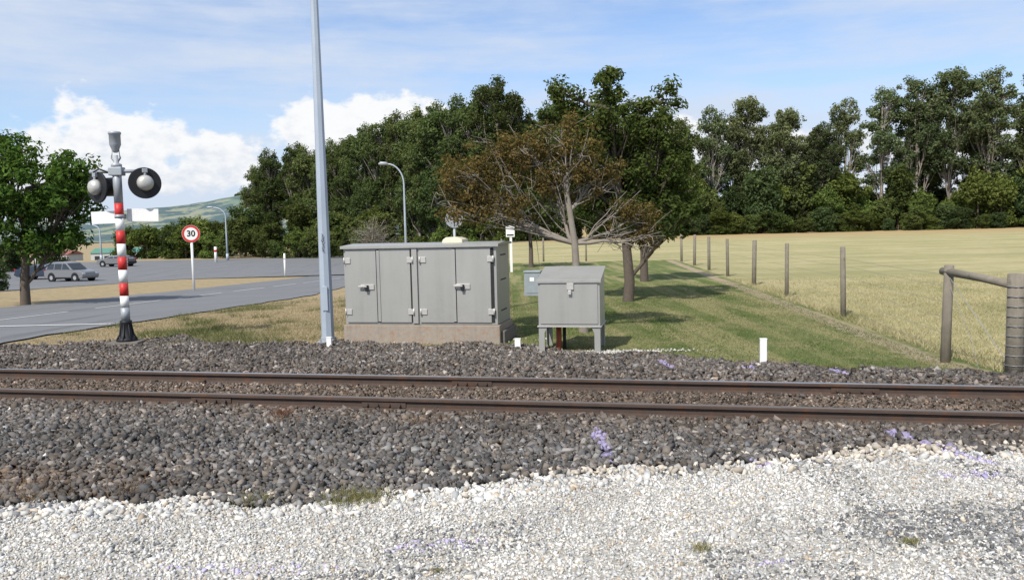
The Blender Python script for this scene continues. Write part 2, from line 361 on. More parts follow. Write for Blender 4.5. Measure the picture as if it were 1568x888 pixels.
# ------------------------------------------------------------------ signal cabinet
cab=empty('signal_cabinet',(-2.80,13.1,0),TA)
W=2.65; D=1.0
box('plinth',cab,(0,0,-.15),(W,D,.305),M_conc,.015)
box('plinth_step',cab,(W+.002,.1,-.15),(W+.06,D,.20),M_concd,.02)
box('body',cab,(.035,.03,.31),(W-.035,D-.03,1.575),M_cab,.006)
prism('roof',cab,[(-.02,1.578),(D+.01,1.578),(D+.01,1.610),(D*.5,1.63),(-.02,1.600)],'x',.0,W+.01,M_cab,.004)
box('roof_lip',cab,(.0,-.028,1.555),(W+.01,-.0225,1.600),M_cab,.001)
pan=[(.07,.60),(.655,1.185),(1.335,1.90),(1.955,2.52)]
for k,(a,b) in enumerate(pan):
    box('door',cab,(a,.008,.345),(b,.028,1.535),M_cab,.005)
    box('door_gap',cab,(b+.002,.020,.345),(b+.05,.029,1.535),M_seam,.001)
box('centre_post',cab,(1.215,-.006,.33),(1.305,.028,1.545),M_cab,.005)
box('astragal',cab,(.615,-.004,.36),(.665,.007,1.52),M_cab,.003)
box('astragal',cab,(1.895,-.004,.36),(1.945,.007,1.52),M_cab,.003)
for a,b in ((.05,1.20),(1.32,2.56)):
    box('rain_strip',cab,(a,-.012,1.545),(b,.02,1.556),M_cab,.002)
for xh in (.06,1.135,1.355,2.47):
    for zh in (.52,1.36):
        box('hinge',cab,(xh,-.008,zh-.045),(xh+.10,.007,zh+.045),M_cabd,.004)
        tube('hinge_pin',cab,[((xh+(.0 if xh in(.06,1.355) else .1),-.012,zh-.055),.013),((xh+(.0 if xh in(.06,1.355) else .1),-.012,zh+.055),.013)],M_cabd,8)
for xh in (.43,2.05):
    box('handle_plate',cab,(xh-.10,-.010,.885),(xh+.13,.007,.97),M_cabd,.004)
    box('handle_bar',cab,(xh-.13,-.052,.925),(xh+.02,-.028,.955),M_cabd,.006)
    box('handle_boss',cab,(xh-.02,-.05,.90),(xh+.04,-.011,.96),M_black,.006)
    box('padlock',cab,(xh-.01,-.045,.855),(xh+.035,-.02,.899),M_black,.006)
for zz in (.5,1.0,1.4): box('vent_slot',cab,(W-.034,.3,zz),(W-.030,.7,zz+.02),M_seam,.001)
prism('roof_cowl',cab,[(1.62,1.60),(1.98,1.60),(1.97,1.67),(1.88,1.71),(1.70,1.71),(1.64,1.67)],'y',.35,.75,M_cream,.015)

# ------------------------------------------------------------------ small equipment box on legs
eb=empty('equipment_box',(.41,11.6,0),TA)
w,d=.90,.74
prism('body',eb,[(0,.40),(d,.40),(d,1.205),(0,1.05)],'x',-.03,w-.03,M_cab,.005)
prism('lid',eb,[(-.03,1.048),(d+.02,1.21),(d+.02,1.232),(-.03,1.070)],'x',-.05,w-.01,M_cab,.003)
box('lid_lip',eb,(-.05,-.034,1.03),(w-.01,-.0305,1.069),M_cab,.001)
box('door',eb,(.0,-.014,.43),(w-.06,-.002,1.02),M_cab,.004)
box('bottom_flange',eb,(-.05,-.026,.385),(w-.01,d+.01,.399),M_cabd,.002)
box('hasp',eb,(w*.44,-.036,.93),(w*.44+.10,-.0145,1.028),M_cabd,.004)
box('padlock',eb,(w*.46,-.058,.86),(w*.46+.05,-.0365,.925),M_cabd,.008)
for xa,sg in ((-.03,1),(w-.03,-1)):
    for ya,yg in ((0,1),(d,-1)):
        prism('leg',eb,[(xa,-.12),(xa+sg*.085,-.12),(xa+sg*.085,.30),(xa+sg*.13,.384),(xa,.384)],'y',ya-.006*yg,ya+.006*yg,M_cab,0)
        prism('leg_side',eb,[(ya+.007*yg,-.12),(ya+yg*.08,-.12),(ya+yg*.08,.30),(ya+yg*.12,.384),(ya+.007*yg,.384)],'x',xa,xa+sg*.007,M_cab,0)
tube('conduit',eb,[((.22,.3,-.1),.04),((.22,.3,.399),.04)],M_rustpipe)
tube('conduit',eb,[((.30,.33,-.1),.025),((.30,.33,.399),.025)],M_black)

# ------------------------------------------------------------------ tall steel pole
pole=empty('utility_pole',(-3.08,13.16,0))
tube('shaft',pole,[((0,0,-.1),.108),((0,0,1),.102),((0,0,5.5),.064),((0,0,9.5),.045)],M_pole,8,False)
box('base_plate',pole,(-.17,-.17,-.03),(.17,.17,.03),M_galv,.006)
tube('collar',pole,[((0,0,.03),.125),((0,0,.10),.122)],M_galv,8,False)
for a in range(4):
    ca,sa=math.cos(a*math.pi/2+.78)*.19,math.sin(a*math.pi/2+.78)*.19
    tube('anchor_bolt',pole,[((ca*.8,sa*.8,.0),.012),((ca*.8,sa*.8,.08),.012)],M_galv,6,False)
box('door_cover',pole,(-.045,-.115,.55),(.045,-.098,.95),M_pole,.004)
for k,ch in enumerate('2035'):
    cu=bpy.data.curves.new('id_digit','FONT'); cu.body=ch; cu.size=.085; cu.extrude=.002; cu.align_x='CENTER'
    o=bpy.data.objects.new('id_digit',cu); link(o); o.parent=pole; o.location=(.0,-.112,1.75-k*.075); o.rotation_euler=(math.pi/2,0,0); cu.materials.append(M_black)

# ------------------------------------------------------------------ crossing signal
cs=empty('crossing_signal',(-6.58,13.48,0),math.radians(4))
box('footing',cs,(-.26,-.22,-.15),(.26,.22,.07),M_concd,.02)
tube('skirt',cs,[((0,0,.07),.17),((0,0,.11),.165),((0,0,.13),.115),((0,0,.36),.085),((0,0,.38),.095),((0,0,.42),.095)],M_black,16)
for a in range(8):
    ca,sa=math.cos(a*math.pi/4),math.sin(a*math.pi/4)
    tube('skirt_rib',cs,[((ca*.165,sa*.165,.10),.012),((ca*.12,sa*.12,.18),.011),((ca*.092,sa*.092,.36),.009)],M_black,6)
r0=.07
zb=[(.42,.64,M_galv),(.64,.84,M_white),(.84,1.06,M_red),(1.06,1.28,M_white),(1.28,1.50,M_red),(1.50,1.72,M_white),(1.72,1.94,M_red),(1.94,2.16,M_white),(2.16,2.40,M_red),(2.40,3.00,M_galv)]
for a,b,m_ in zb: tube('mast_band',cs,[((0,0,a),r0),((0,0,b),r0)],m_,20)
tube('mast_cap',cs,[((0,0,3.0),.085),((0,0,3.05),.085),((0,0,3.07),.04),((0,0,3.2),.035)],M_galv,16)
for s in (-1,1):
    tube('bell_bracket',cs,[((0,0,3.05),.015),((s*.07,0,3.15),.015),((s*.05,0,3.3),.015)],M_galv,8)
tube('bell',cs,[((0,0,3.24),.03),((0,0,3.27),.05),((0,0,3.36),.085),((0,0,3.37),.09),((0,0,3.54),.09),((0,0,3.545),.10),((0,0,3.58),.10),((0,0,3.59),.08)],M_galv,20)
box('crossarm_hub',cs,(-.11,-.09,2.86),(.11,.09,3.0),M_galv,.015)
tube('crossarm',cs,[((-.44,0,2.93),.03),((.50,0,2.93),.03)],M_galv,12)
tube('conduit_loop',cs,[((-.1,-.05,2.9),.014),((-.25,-.08,2.97),.014),((-.36,-.05,2.92),.014)],M_black,8)
def lamp_head(x,ang,tag,z):
    h=empty('lamp_'+tag,(x,0,z),math.radians(ang)); h.parent=cs
    tube('backboard',h,[((0,-.004,0),.255),((0,.012,0),.255)],M_black,36,False)
    tube('backboard_rim',h,[((0,-.012,0),.256),((0,.02,0),.262)],M_black,36)
    tube('housing',h,[((0,-.005,0),.135),((0,-.06,0),.13),((0,-.11,0),.105),((0,-.135,0),.06),((0,-.14,0),.01)],M_cabd,28)
    tube('visor',h,[((0,.02,0),.15),((0,.30,.02),.16)],M_black,24)
    tube('stem',h,[((0,-.05,.1),.022),((0,-.02,.22),.022)],M_galv,10)
    box('clamp',h,(-.04,-.06,.17),(.04,.04,.24),M_galv,.008)
lamp_head(-.33,-34,'left',2.67); lamp_head(.45,30,'right',2.73)
for a,b,yy,rz in ((-.44,.08,.085,-3),(.02,.54,.115,3)):
    o=box('crossing_board',cs,(a,yy,2.07 if a<0 else 2.10),(b,yy+.012,2.28 if a<0 else 2.31),M_white,.003); o.rotation_euler=(0,math.radians(rz*.5),0)
box('board_bracket',cs,(-.08,.071,2.14),(.08,.084,2.22),M_galv,.003)
tube('board_clamp',cs,[((0,0,2.15),.078),((0,0,2.21),.078)],M_galv,16)

# ------------------------------------------------------------------ marker posts, utility bits
def marker(name,x,y,h,w,mat=M_white):
    e=empty(name,(x,y,g(x,y)),math.radians(-8))
    box('post',e,(-w/2,-w*.3,-.1),(w/2,w*.3,h),mat,.006); box('cap',e,(-w/2-.003,-w*.3-.003,h+.001),(w/2+.003,w*.3+.003,h+.012),mat,.003)
marker('marker_post',3.18,10.04,.33,.085); marker('marker_post',.07,12.05,.15,.09); marker('marker_post',-2.92,12.55,.17,.08)
ub=empty('utility_pillar',(.58,21.4,0),math.radians(-15))
box('cabinet',ub,(-.22,-.15,0),(.22,.15,.62),M_tag,.01); box('lid',ub,(-.24,-.17,.622),(.24,.17,.68),M_tag,.02); box('door',ub,(-.18,-.163,.08),(.18,-.151,.56),M_tag,.004); box('label',ub,(-.06,-.168,.4),(.06,-.164,.5),M_white,.001)
def sign(name,x,y,h,r,front,rz=0,back=False):
    e=empty(name,(x,y,g(x,y)),rz)
    tube('post',e,[((0,.03,-.2),.045 if back else .06),((0,.03,h+r*.6),.045 if back else .06)],M_white if not back else M_galv,12)
    tube('disc',e,[((0,-.042,h),r),((0,-.034,h),r)],M_galv if back else M_white,40,False)
    for zz in (h-r*.4,h+r*.4): box('bracket',e,(-.12 if not back else -r*.7,-.048 if back else -.033,zz-.02),(.12 if not back else r*.7,-.043 if back else -.026,zz+.02),M_galv,.001)
    if not back:
        n=48;V=[];F_=[]
        for k in range(n):
            a=2*math.pi*k/n
            for rr in (r*.98,r*.74): V.append((rr*math.cos(a),-.046,h+rr*math.sin(a)))
        F_=[(2*k,2*k+1,(2*k+3)%(2*n),(2*k+2)%(2*n)) for k in range(n)]
        npmesh('red_ring',V,F_,M_red,parent=e)
        cu=bpy.data.curves.new('numerals','FONT'); cu.body='30'; cu.size=r*.95; cu.extrude=.002; cu.offset=.010; cu.align_x='CENTER'; cu.align_y='CENTER'
        o=bpy.data.objects.new('numerals',cu); link(o); o.parent=e; o.location=(0,-.047,h); o.rotation_euler=(math.pi/2,0,0); cu.materials.append(M_black)
    return e
sign('speed_limit_sign',-15.2,38.0,2.75,.41,True,math.radians(12))
e=sign('traffic_sign',-1.9,27.,2.2,.30,False,math.radians(5),True)
for k in (-1,0,1): box('stiffener',e,(k*.13-.012,-.056,1.95),(k*.13+.012,-.0485,2.45),M_black if k==0 else M_galv,.001)
e=empty('direction_sign',(.0,33.,0)); box('post',e,(-.05,-.04,-.2),(.05,.04,1.95),M_white,.006); box('panel',e,(-.2,-.06,1.45),(.16,-.045,1.9),M_white,.006); box('panel_border',e,(-.16,-.066,1.5),(.12,-.061,1.56),M_black,.001)
e=empty('marker_post',(-20.2,71,g(-20,71))); tube('post',e,[((0,0,-.2),.09),((0,0,2.1),.08)],M_white,10); tube('reflector',e,[((0,-.1,1.6),.05),((0,-.085,1.6),.05)],M_red,12)
e=empty('marker_post',(-41.5,112,g(-41,112))); tube('post',e,[((0,0,-.2),.2),((0,0,2.2),.18)],M_white,10); tube('band',e,[((0,0,1.5),.22),((0,0,1.8),.22)],M_red,10)

def lamp(x,y,ztop,armdx,armdy=0,r=.09):
    z0=g(x,y); h=ztop-z0; e=empty('street_lamp',(x,y,z0))
    P=[((0,0,-.2),r*1.25),((0,0,h*.5),r*.95),((0,0,h*.82),r*.7)]
    for k in range(1,9):
        a=k/8*math.pi/2; P.append(((armdx*(1-math.cos(a)),armdy*(1-math.cos(a)),h*.82+h*.18*math.sin(a)),r*.65))
    tube('column',e,P,M_pole,10)
    tube('lantern',e,[((armdx*.95,armdy,h),.06),((armdx*1.1,armdy,h+.04),.13),((armdx*1.4,armdy,h+.05),.15),((armdx*1.55,armdy,h+.02),.05)],M_galv,10)
    tube('base_shroud',e,[((0,0,0),r*1.7),((0,0,1.0),r*1.6)],M_pole,10)
lamp(-8.3,63,7.0,-1.25); lamp(-42.7,120,5.8,-1.8,r=.13); lamp(-66.8,130,3.9,-2.2,r=.14)

# ------------------------------------------------------------------ fence
fence=empty('wire_fence')
def post(x,y,h,r,lean=0.,nm='post'):
    z=g(x,y); P=[((x,y,z-.2),r),((x+lean*.5,y,z+h*.5),r*random.uniform(.93,1.02)),((x+lean,y,z+h-.01),r*.95),((x+lean,y,z+h),r*.8)]
    return tube(nm,fence,P,M_wood,9)
FP=[(5.43,10.0),(6.27,15.0),(6.68,19.3),(7.1,23.3),(7.45,27.4),(7.75,31.2),(8.05,35),(8.3,38.8)]
post(5.50,10.05,1.24,.062,.03,'stay_post'); post(5.72,9.0,1.15,.098,.0,'strainer_post')
for k,(x,y) in enumerate(FP[1:]): post(x,y,1.30+random.uniform(-.04,.06),.055+random.uniform(-.008,.01),random.uniform(-.03,.03))
tube('brace_rail',fence,[((5.50,10.15,1.17),.05),((5.62,9.5,1.12),.048),((5.71,8.95,1.06),.05)],M_wood,9)
for z in np.linspace(.15,1.05,9): tube('wire_wrap',fence,[((5.72,9,z),.1025),((5.72,9,z+.006),.1025)],M_wire,12)
cross=[(8.3,38.8)]+[(8.3-k*2.2,40.5+k*.5) for k in range(1,8)]
for x,y in cross[1:]: post(x,y,1.25,.05)
paths=[]
line=[(5.72,9.0)]+[(5.47,10.05)]+FP[1:]
for z in (.18,.38,.58,.78,.98,1.12):
    for L in (line[1:],cross):
        for (a,b) in zip(L[:-1],L[1:]):
            za,zb_=g(*a)+z,g(*b)+z; paths.append([((a[0],a[1],za),.0022),(((a[0]+b[0])/2,(a[1]+b[1])/2,(za+zb_)/2-.015),.0022),((b[0],b[1],zb_),.0022)])
    paths.append([((5.72,9,z),.0022),((9,8.5,z),.0022),((14,7.8,z),.0022)])
paths.append([((5.50,10.05,1.15),.004),((5.6,9.5,.6),.004),((5.72,9.0,.08),.004)])
paths.append([((5.52,10.02,1.0),.0025),((5.56,9.6,.4),.0025),((5.45,9.2,.02),.0025)])
V,F=tubes_np(paths,5); npmesh('wires',V,F,M_wire,parent=fence)
for x in (9.5,13.5): post(x,8.45-(x-9)*.14,1.2,.055)

# ------------------------------------------------------------------ grass blades / weeds
def blades(name,x,y,h,wd,C,lean=.5,zoff=0.):
    N=len(x); a=rng.uniform(0,2*np.pi,N); l=rng.normal(0,lean,(N,2))*h[:,None]
    z=gz(x,y)+zoff; b=np.stack([x,y,z],1); dx=np.stack([np.cos(a),np.sin(a),np.zeros(N)],1)*wd[:,None]
    tip=b+np.stack([l[:,0],l[:,1],h],1)
    V=np.stack([b-dx,b+dx,tip],1).reshape(-1,3); F=np.arange(3*N).reshape(-1,3)
    return npmesh(name,V,F,M_grass,dict(col=np.repeat(C,3,axis=0)))
x,y=scat(-2.5,9,9,25,1300,lambda x,y:(y>yb(x)+edge(x,y)*2)&(x<xf(y)-.3)&(rng.random(len(x))<np.clip(1.4-(y-9)/14,.15,1)))
N=len(x); n=vnoise(x,y,1.1,21); n2=vnoise(x*1.2,y*.25,2.4,22); k=np.clip((n*.6+n2*.9-.28)+rng.normal(0,.15,N),0,1)[:,None]
C=np.array([.085,.125,.033])*(1-k)+np.array([.36,.31,.165])*k; C*=rng.uniform(.7,1.3,(N,1))
blades('lawn_grass',x,y,rng.uniform(.012,.032,N),rng.uniform(.003,.005,N),C,.8)
x,y=scat(5.5,16,7.5,26,800,lambda x,y:(x>xf(y)-.15)&(y>yb(x)+.1)&(rng.random(len(x))<np.clip(1.5-(y-9)/13,.12,1)))
N=len(x); k=np.clip(vnoise(x,y,.8,23)+.3+rng.normal(0,.25,N),0,1)[:,None]
C=np.array([.22,.22,.09])*(1-k)+np.array([.53,.45,.265])*k; C*=rng.uniform(.7,1.3,(N,1))
fh=rng.uniform(.02,.06,N); nearf=np.abs(x-xf(y))<.25; fh=np.where(nearf,fh*2.4,fh)
blades('pasture_grass',x,y,fh,rng.uniform(.003,.006,N),C,.7)
inr=lambda x,y:(y>yb(x)+edge(x,y)*2.)&(x>np.interp(y,RR[:,0],RR[:,1])+.15)&~((x>-2.9)&(x<0)&(y>12.4)&(y<14.2))
x,y=scat(-9,0,12.6,27,800,lambda x,y:inr(x,y)&(rng.random(len(x))<np.clip(1.5-(y-11)/12,.12,1)))
N=len(x); q=vnoise(x,y,1.2,31); k=np.clip((q-.12)*3.4+rng.normal(0,.25,N),0,1)[:,None]
C=np.array([.13,.15,.06])*(1-k)+np.array([.43,.34,.21])*k; C*=rng.uniform(.6,1.3,(N,1))
blades('verge_grass',x,y,rng.uniform(.015,.05,N)*(1+2.2*(q<.25)),rng.uniform(.003,.006,N),C,.8)
def tuft(name,cx,cy,R,n,h,c1,c2,zo=0.02):
    a=rng.normal(0,1,(n,2))*R; x=cx+a[:,0]*1.4; y=cy+a[:,1]; k=rng.random((n,1))
    C=np.array(c1)*k+np.array(c2)*(1-k); blades(name,x,y,rng.uniform(.3,1,n)*h,np.full(n,.0025),C*rng.uniform(.7,1.2,(n,1)),.7,zo)
for cx,cy,R,h,n in ((-1.08,5.17,.08,.07,800),(-1.75,5.17,.05,.06,400),(1.0,4.22,.025,.03,160),(2.15,4.25,.02,.03,160),(-.42,4.02,.015,.02,80)):
    tuft('weed_tuft',cx,cy,R,n,h,(.15,.17,.06),(.36,.29,.16))
for cx,cy in ((-3.6,5.55),(-4.1,5.9),(-4.5,5.6),(-3.3,5.4),(-2.2,7.35),(-.8,7.25),(-5.0,6.1),(-2.7,5.45),(-3.9,5.4)):
    tuft('dry_weed',cx,cy,.09,260,.07,(.25,.12,.07),(.30,.23,.15))
tuft('dock_plant',-2.25,7.58,.05,200,.13,(.26,.09,.06),(.20,.10,.07))
for k in range(14): tuft('verge_weed',rng.uniform(-6.2,-3.3),rng.uniform(13.2,15.8),.14,180,.15,(.14,.17,.06),(.38,.31,.19),0)
for k in range(9):
    xx=rng.uniform(1.5,5.2); tuft('lawn_edge_weed',xx,float(yb(xx))+rng.uniform(-.15,.2),.06,120,.07,(.10,.14,.04),(.28,.26,.12),0)

# ------------------------------------------------------------------ trees
def leaves(cent,rad,n,size,colors,flat=.8):
    K=len(cent); N=K*n; c=np.repeat(cent,n,axis=0); r=np.repeat(rad,n)
    d=rng.normal(size=(N,3)); d/=np.linalg.norm(d,axis=1)[:,None]; rr=rng.random(N)**.45
    off=d*(rr*r)[:,None]; off[:,2]*=flat; p=c+off
    nrm=d*.8+rng.normal(size=(N,3))*.5+np.array([0,0,.5]); nrm/=np.linalg.norm(nrm,axis=1)[:,None]
    a=np.cross(nrm,rng.normal(size=(N,3))); a/=np.linalg.norm(a,axis=1)[:,None]; b=np.cross(nrm,a)
    s=size*rng.uniform(.6,1.35,N)[:,None]
    V=np.stack([p-a*s,p+b*s*.5+nrm*s*.1,p+a*s,p-b*s*.5+nrm*s*.1],1).reshape(-1,3)
    F=np.arange(4*N).reshape(-1,4)
    kc=np.repeat(colors,n,axis=0)*rng.uniform(.65,1.35,(N,1))
    return V,F,np.repeat(kc,4,axis=0)
def bez(a,b,c,n=6):
    a,b,c=map(np.array,(a,b,c)); return [tuple((1-t)**2*a+2*t*(1-t)*b+t*t*c) for t in np.linspace(0,1,n)]
def taper(pts,r0,r1,w=0.):
    n=len(pts); return [((p[0]+random.gauss(0,w),p[1]+random.gauss(0,w),p[2]+random.gauss(0,w)) if 0<i<n-1 else p, r0+(r1-r0)*i/(n-1)) for i,p in enumerate(pts)]
def tree_geo(trunk,r0,ells,dens,crad,nleaf,lsize,c1,c2,twig=.012,barek=0,bl=.5,sides=6,q0=.45,bp=1.):
    paths=[taper(trunk,r0,r0*.45,r0*.12)]; T=np.array(trunk)
    cent=[];
    for (x,y,z,rx,ry,rz) in ells:
        c=np.array([x,y,z])
        cand=[p for p in T if p[2]<z-.2*rz] or [T[len(T)//2]]
        s=np.array(cand[-1]) if random.random()<.6 else np.array(cand[max(0,len(cand)-2)])
        mid=(s+c)/2+np.array([(c[0]-s[0])*.2,(c[1]-s[1])*.2,-.1*abs(c[2]-s[2])])
        L=taper(bez(s,mid,c,7),r0*.42,r0*.12,r0*.15); paths.append(L)
        n=max(3,int(dens*(rx*ry+rx*rz+ry*rz)/3))
        for _ in range(n):
            d=rng.normal(size=3); d/=np.linalg.norm(d); q=rng.uniform(q0,1.0)
            e=c+d*q*np.array([rx,ry,rz]); cent.append(e)
            if random.random()<bp:
                st=np.array(L[random.randint(2,6)][0]); paths.append(taper(bez(st,(st+e)/2+rng.normal(size=3)*.12*rx,e,4),r0*.12,twig,r0*.05))
        for _ in range(int(barek)):
            d=rng.normal(size=3); d/=np.linalg.norm(d); e=c+d*np.array([rx,ry,rz])*rng.uniform(.6,1.15)
            st=np.array(L[random.randint(1,6)][0]); m_=(st+e)/2+rng.normal(size=3)*.1
            P=bez(st,m_,e,5); paths.append(taper(P,r0*.13,.004,.015))
            for _2 in range(3):
                s2=np.array(P[random.randint(1,4)]); paths.append(taper(bez(s2,s2+rng.normal(size=3)*.12*bl,s2+rng.normal(size=3)*.35*bl,4),.007,.003,.01))
    cent=np.array(cent); K=len(cent)
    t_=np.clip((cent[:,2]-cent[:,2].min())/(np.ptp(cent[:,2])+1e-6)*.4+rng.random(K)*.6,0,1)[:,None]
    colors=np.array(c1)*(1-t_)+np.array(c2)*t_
    BV,BF=tubes_np(paths,sides)
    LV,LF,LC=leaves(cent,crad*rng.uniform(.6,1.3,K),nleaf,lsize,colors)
    return BV,BF,LV,LF,LC
def tree(name,loc,bark,leafm,*a,**k):
    e=empty(name,(loc[0],loc[1],g(*loc[:2]))); BV,BF,LV,LF,LC=tree_geo(*a,**k)
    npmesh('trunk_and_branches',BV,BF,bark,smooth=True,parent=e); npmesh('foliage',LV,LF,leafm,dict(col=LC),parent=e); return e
tree('oak_tree',(2.8,19.2),M_bark,M_leafd,[(0,0,-.1),(.0,0,.5),(-.02,0,1.2),(-.08,.05,2.0),(-.25,0,3.2),(-.4,0,4.6)],.15,
 [(-.43,0,4.13,1.1,1.1,.95),(-.43,.1,5.15,.5,.5,.65),(-1.45,0,5.0,.5,.45,.32),(-1.05,.1,4.4,.7,.7,.6),(1.0,0,4.8,.34,.4,.36),(.6,0,4.2,.7,.8,.6),(.65,.2,3.1,.95,1.1,.9),(.95,-.2,2.05,.85,.9,.65),(-1.07,.1,3.4,1.0,1.0,.9),(-.3,.3,2.45,1.1,1.1,.75),(-.1,.8,3.4,1.2,.9,1.2),(1.35,.1,3.8,.35,.3,.3),(1.2,.1,2.7,.6,.7,.6)],
 48,.28,95,.054,(.034,.052,.016),(.105,.13,.036))
tree('oak_tree',(4.3,25.8),M_bark,M_leafd,[(0,0,-.1),(0,0,.8),(-.05,0,1.8),(0,0,3.4)],.15,
 [(.1,0,2.7,1.5,1.3,1.2),(.1,0,4.2,1.1,1.1,.9),(.9,0,3.2,.9,.8,.9),(-.9,0,3.2,1.0,.9,1.0)],26,.34,80,.075,(.035,.052,.016),(.10,.12,.036))
tree('dying_maple_tree',(1.23,13.75),M_barkp,M_leafd,[(0,0,-.1),(-.03,0,.5),(-.10,0,1.1),(-.16,0,1.55),(-.22,0,2.1),(-.3,0,2.7)],.095,
 [(-1.75,0,2.75,.85,.8,.55),(-.98,.2,3.2,.7,.6,.45),(-.26,0,3.2,.6,.6,.55),(-1.5,-.2,2.2,.95,.6,.4),(.9,.1,2.0,.45,.5,.4),(-.45,.2,2.6,.9,.7,.5),(1.1,0,1.6,.3,.4,.2),(-2.1,0,2.4,.5,.4,.5),(.25,.3,2.8,.55,.5,.55)],
 105,.19,70,.030,(.075,.052,.022),(.185,.13,.048),twig=.004,barek=9,bl=.7,q0=.25,bp=.3)
tree('maple_tree',(-16.8,27.4),M_bark,M_leafd,[(0,0,-.1),(.03,0,.7),(.1,0,1.4),(.2,0,2.4),(.3,0,4.0)],.17,
 [(.6,0,4.0,1.9,1.9,1.5),(-.3,0,5.0,1.3,1.4,.9),(1.7,-.2,3.5,1.1,1.3,1.2),(-.8,-.3,2.9,1.3,1.4,1.0),(.9,.2,2.2,1.6,1.4,.5),(-2.1,0,3.9,1.4,1.5,1.5),(2.0,0,4.6,.7,.6,.5)],
 22,.42,90,.085,(.028,.06,.014),(.10,.175,.036))
tree('maple_tree',(.9,36.5),M_bark,M_leafd,[(0,0,-.1),(.02,0,.8),(.0,0,1.6),(.1,0,3.0)],.13,[(0,0,3,1.6,1.5,1.2),(-.8,0,2.3,1.2,1.2,.7),(.8,0,2.4,1.2,1.2,.8)],18,.4,80,.09,(.03,.05,.018),(.10,.13,.035))
def euc(seed,H=20.,wd=4.2,lo=.35,n=14,c1=(.055,.075,.037),c2=(.165,.19,.09)):
    global rng; rng=np.random.default_rng(seed); random.seed(seed)
    E=[]
    for k in range(n):
        f=lo+(.97-lo)*((k+.5)/n)**.85; env=math.sqrt(max(.05,1-((f-.62)/.42)**2)); rr=wd*rng.uniform(.34,.5)*(.55+.45*env); a=rng.uniform(0,6.28); dd=max(0,wd*env-rr)*rng.uniform(.55,1.05)
        E.append((math.cos(a)*dd,math.sin(a)*dd,H*f-rr*.4,rr,rr,rr*rng.uniform(.7,1.0)))
    tr=[(0,0,-.5)]+[(rng.normal(0,.15),rng.normal(0,.15),H*f) for f in (.15,.3,.5,.7,.85)]
    return tree_geo(tr,.30,E,7.5,.75,58,.185,c1,c2,twig=.04,sides=4,q0=.5)
def bush(seed,H=8.,c1=(.045,.068,.024),c2=(.14,.175,.055)):
    global rng; rng=np.random.default_rng(seed); random.seed(seed); E=[]
    for k in range(8):
        f=rng.uniform(.18,.85); rr=H*rng.uniform(.16,.26); a=rng.uniform(0,6.28); dd=H*.28*rng.uniform(0,1)*(1.2-f)
        E.append((math.cos(a)*dd,math.sin(a)*dd,H*f,rr,rr,rr*.9))
    tr=[(0,0,-.3),(0,0,H*.2),(.1,0,H*.5),(0,0,H*.8)]
    return tree_geo(tr,.2,E,6.,.75,60,.19,c1,c2,twig=.04,sides=4)
def variants(geos,bark):
    out=[]
    for k,(BV,BF,LV,LF,LC) in enumerate(geos):
        o=npmesh('crown',np.concatenate([BV,LV]),np.concatenate([BF,LF+len(BV)]),[bark,M_leaf],dict(col=np.concatenate([np.full((len(BV),3),.1),LC])),matidx=np.concatenate([np.zeros(len(BF)),np.ones(len(LF))]))
        out.append(o.data); bpy.data.objects.remove(o)
    return out
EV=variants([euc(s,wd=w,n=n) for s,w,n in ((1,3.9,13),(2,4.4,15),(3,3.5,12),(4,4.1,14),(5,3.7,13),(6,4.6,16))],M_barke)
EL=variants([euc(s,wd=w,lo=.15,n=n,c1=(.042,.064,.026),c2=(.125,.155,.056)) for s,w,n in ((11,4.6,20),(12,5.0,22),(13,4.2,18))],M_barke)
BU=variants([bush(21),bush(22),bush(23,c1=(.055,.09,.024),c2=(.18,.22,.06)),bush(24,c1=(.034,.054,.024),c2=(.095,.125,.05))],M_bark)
rng=np.random.default_rng(99); random.seed(99)
def put(parent,me,x,y,h,base,wx=1.,zo=0):
    o=bpy.data.objects.new('tree',me); link(o); o.parent=parent; s=h/base; o.location=(x,y,g(x,y)+zo); o.scale=(s*wx,s*wx,s); o.rotation_euler=(0,0,random.uniform(0,6.28)); return o
row=empty('eucalyptus_tree_row')
R=[(27.6,18.4),(33,20.2),(38.8,21.8),(44,19.6),(50,17.1),(54.5,21.2),(60,22.6),(66,24.3),(71,25.2),(77,24.8),(83,25.5),(89,25),(96,24.5),(104,25),(112,24)]
for x,h in R:
    put(row,random.choice(EV),x,130+random.uniform(-2,2),h,19.4,random.uniform(.9,1.05))
    if random.random()<.55: put(row,random.choice(EV),x+random.uniform(-3,3),137+random.uniform(-2,3),h*random.uniform(.78,.92),19.4,.9)
shr=empty('understorey_shrubs')
for x in np.arange(22,118,2.5):
    put(shr,random.choice(BU),x+random.uniform(-1,1),126+random.uniform(-2,3),random.uniform(5.,12.),7.6,random.uniform(.8,1.1),-.5)
    put(shr,random.choice(BU),x+random.uniform(-1,1),121+random.uniform(-1,1),random.uniform(2.2,4.8),7.6,1.4,-.4)
    put(shr,BU[3],x+random.uniform(-1,1),139+random.uniform(-1,2),random.uniform(5.5,8.5),7.6,1.3,-.6)
row2=empty('eucalyptus_tree_row')
L=[(-51,163,17),(-47.4,160,20),(-41.5,155,20.6),(-37,150,19.5),(-33,145,20),(-29.5,141,20),(-26,138,20.5),(-22.5,133,21),(-19.5,128,21.3),(-16,122,21.2),(-13.5,118,20.5),(-11,114,20.5),(-8.6,110,20.8),(-6.2,107,21),(-3.8,104,20.8),(-1.5,102,20.2),(1.3,104,18.6),(5.3,110,19),(10,115,18),(15,120,17),(20,125,17.5),(24,128,16)]
for x,y,h in L:
    put(row2,random.choice(EL),x,y,h,19.4,random.uniform(.85,1.05))
    if random.random()<.5: put(row2,random.choice(EL),x+random.uniform(-2,2),y+6,h*.88,19.4,1.)
shr2=empty('understorey_shrubs')
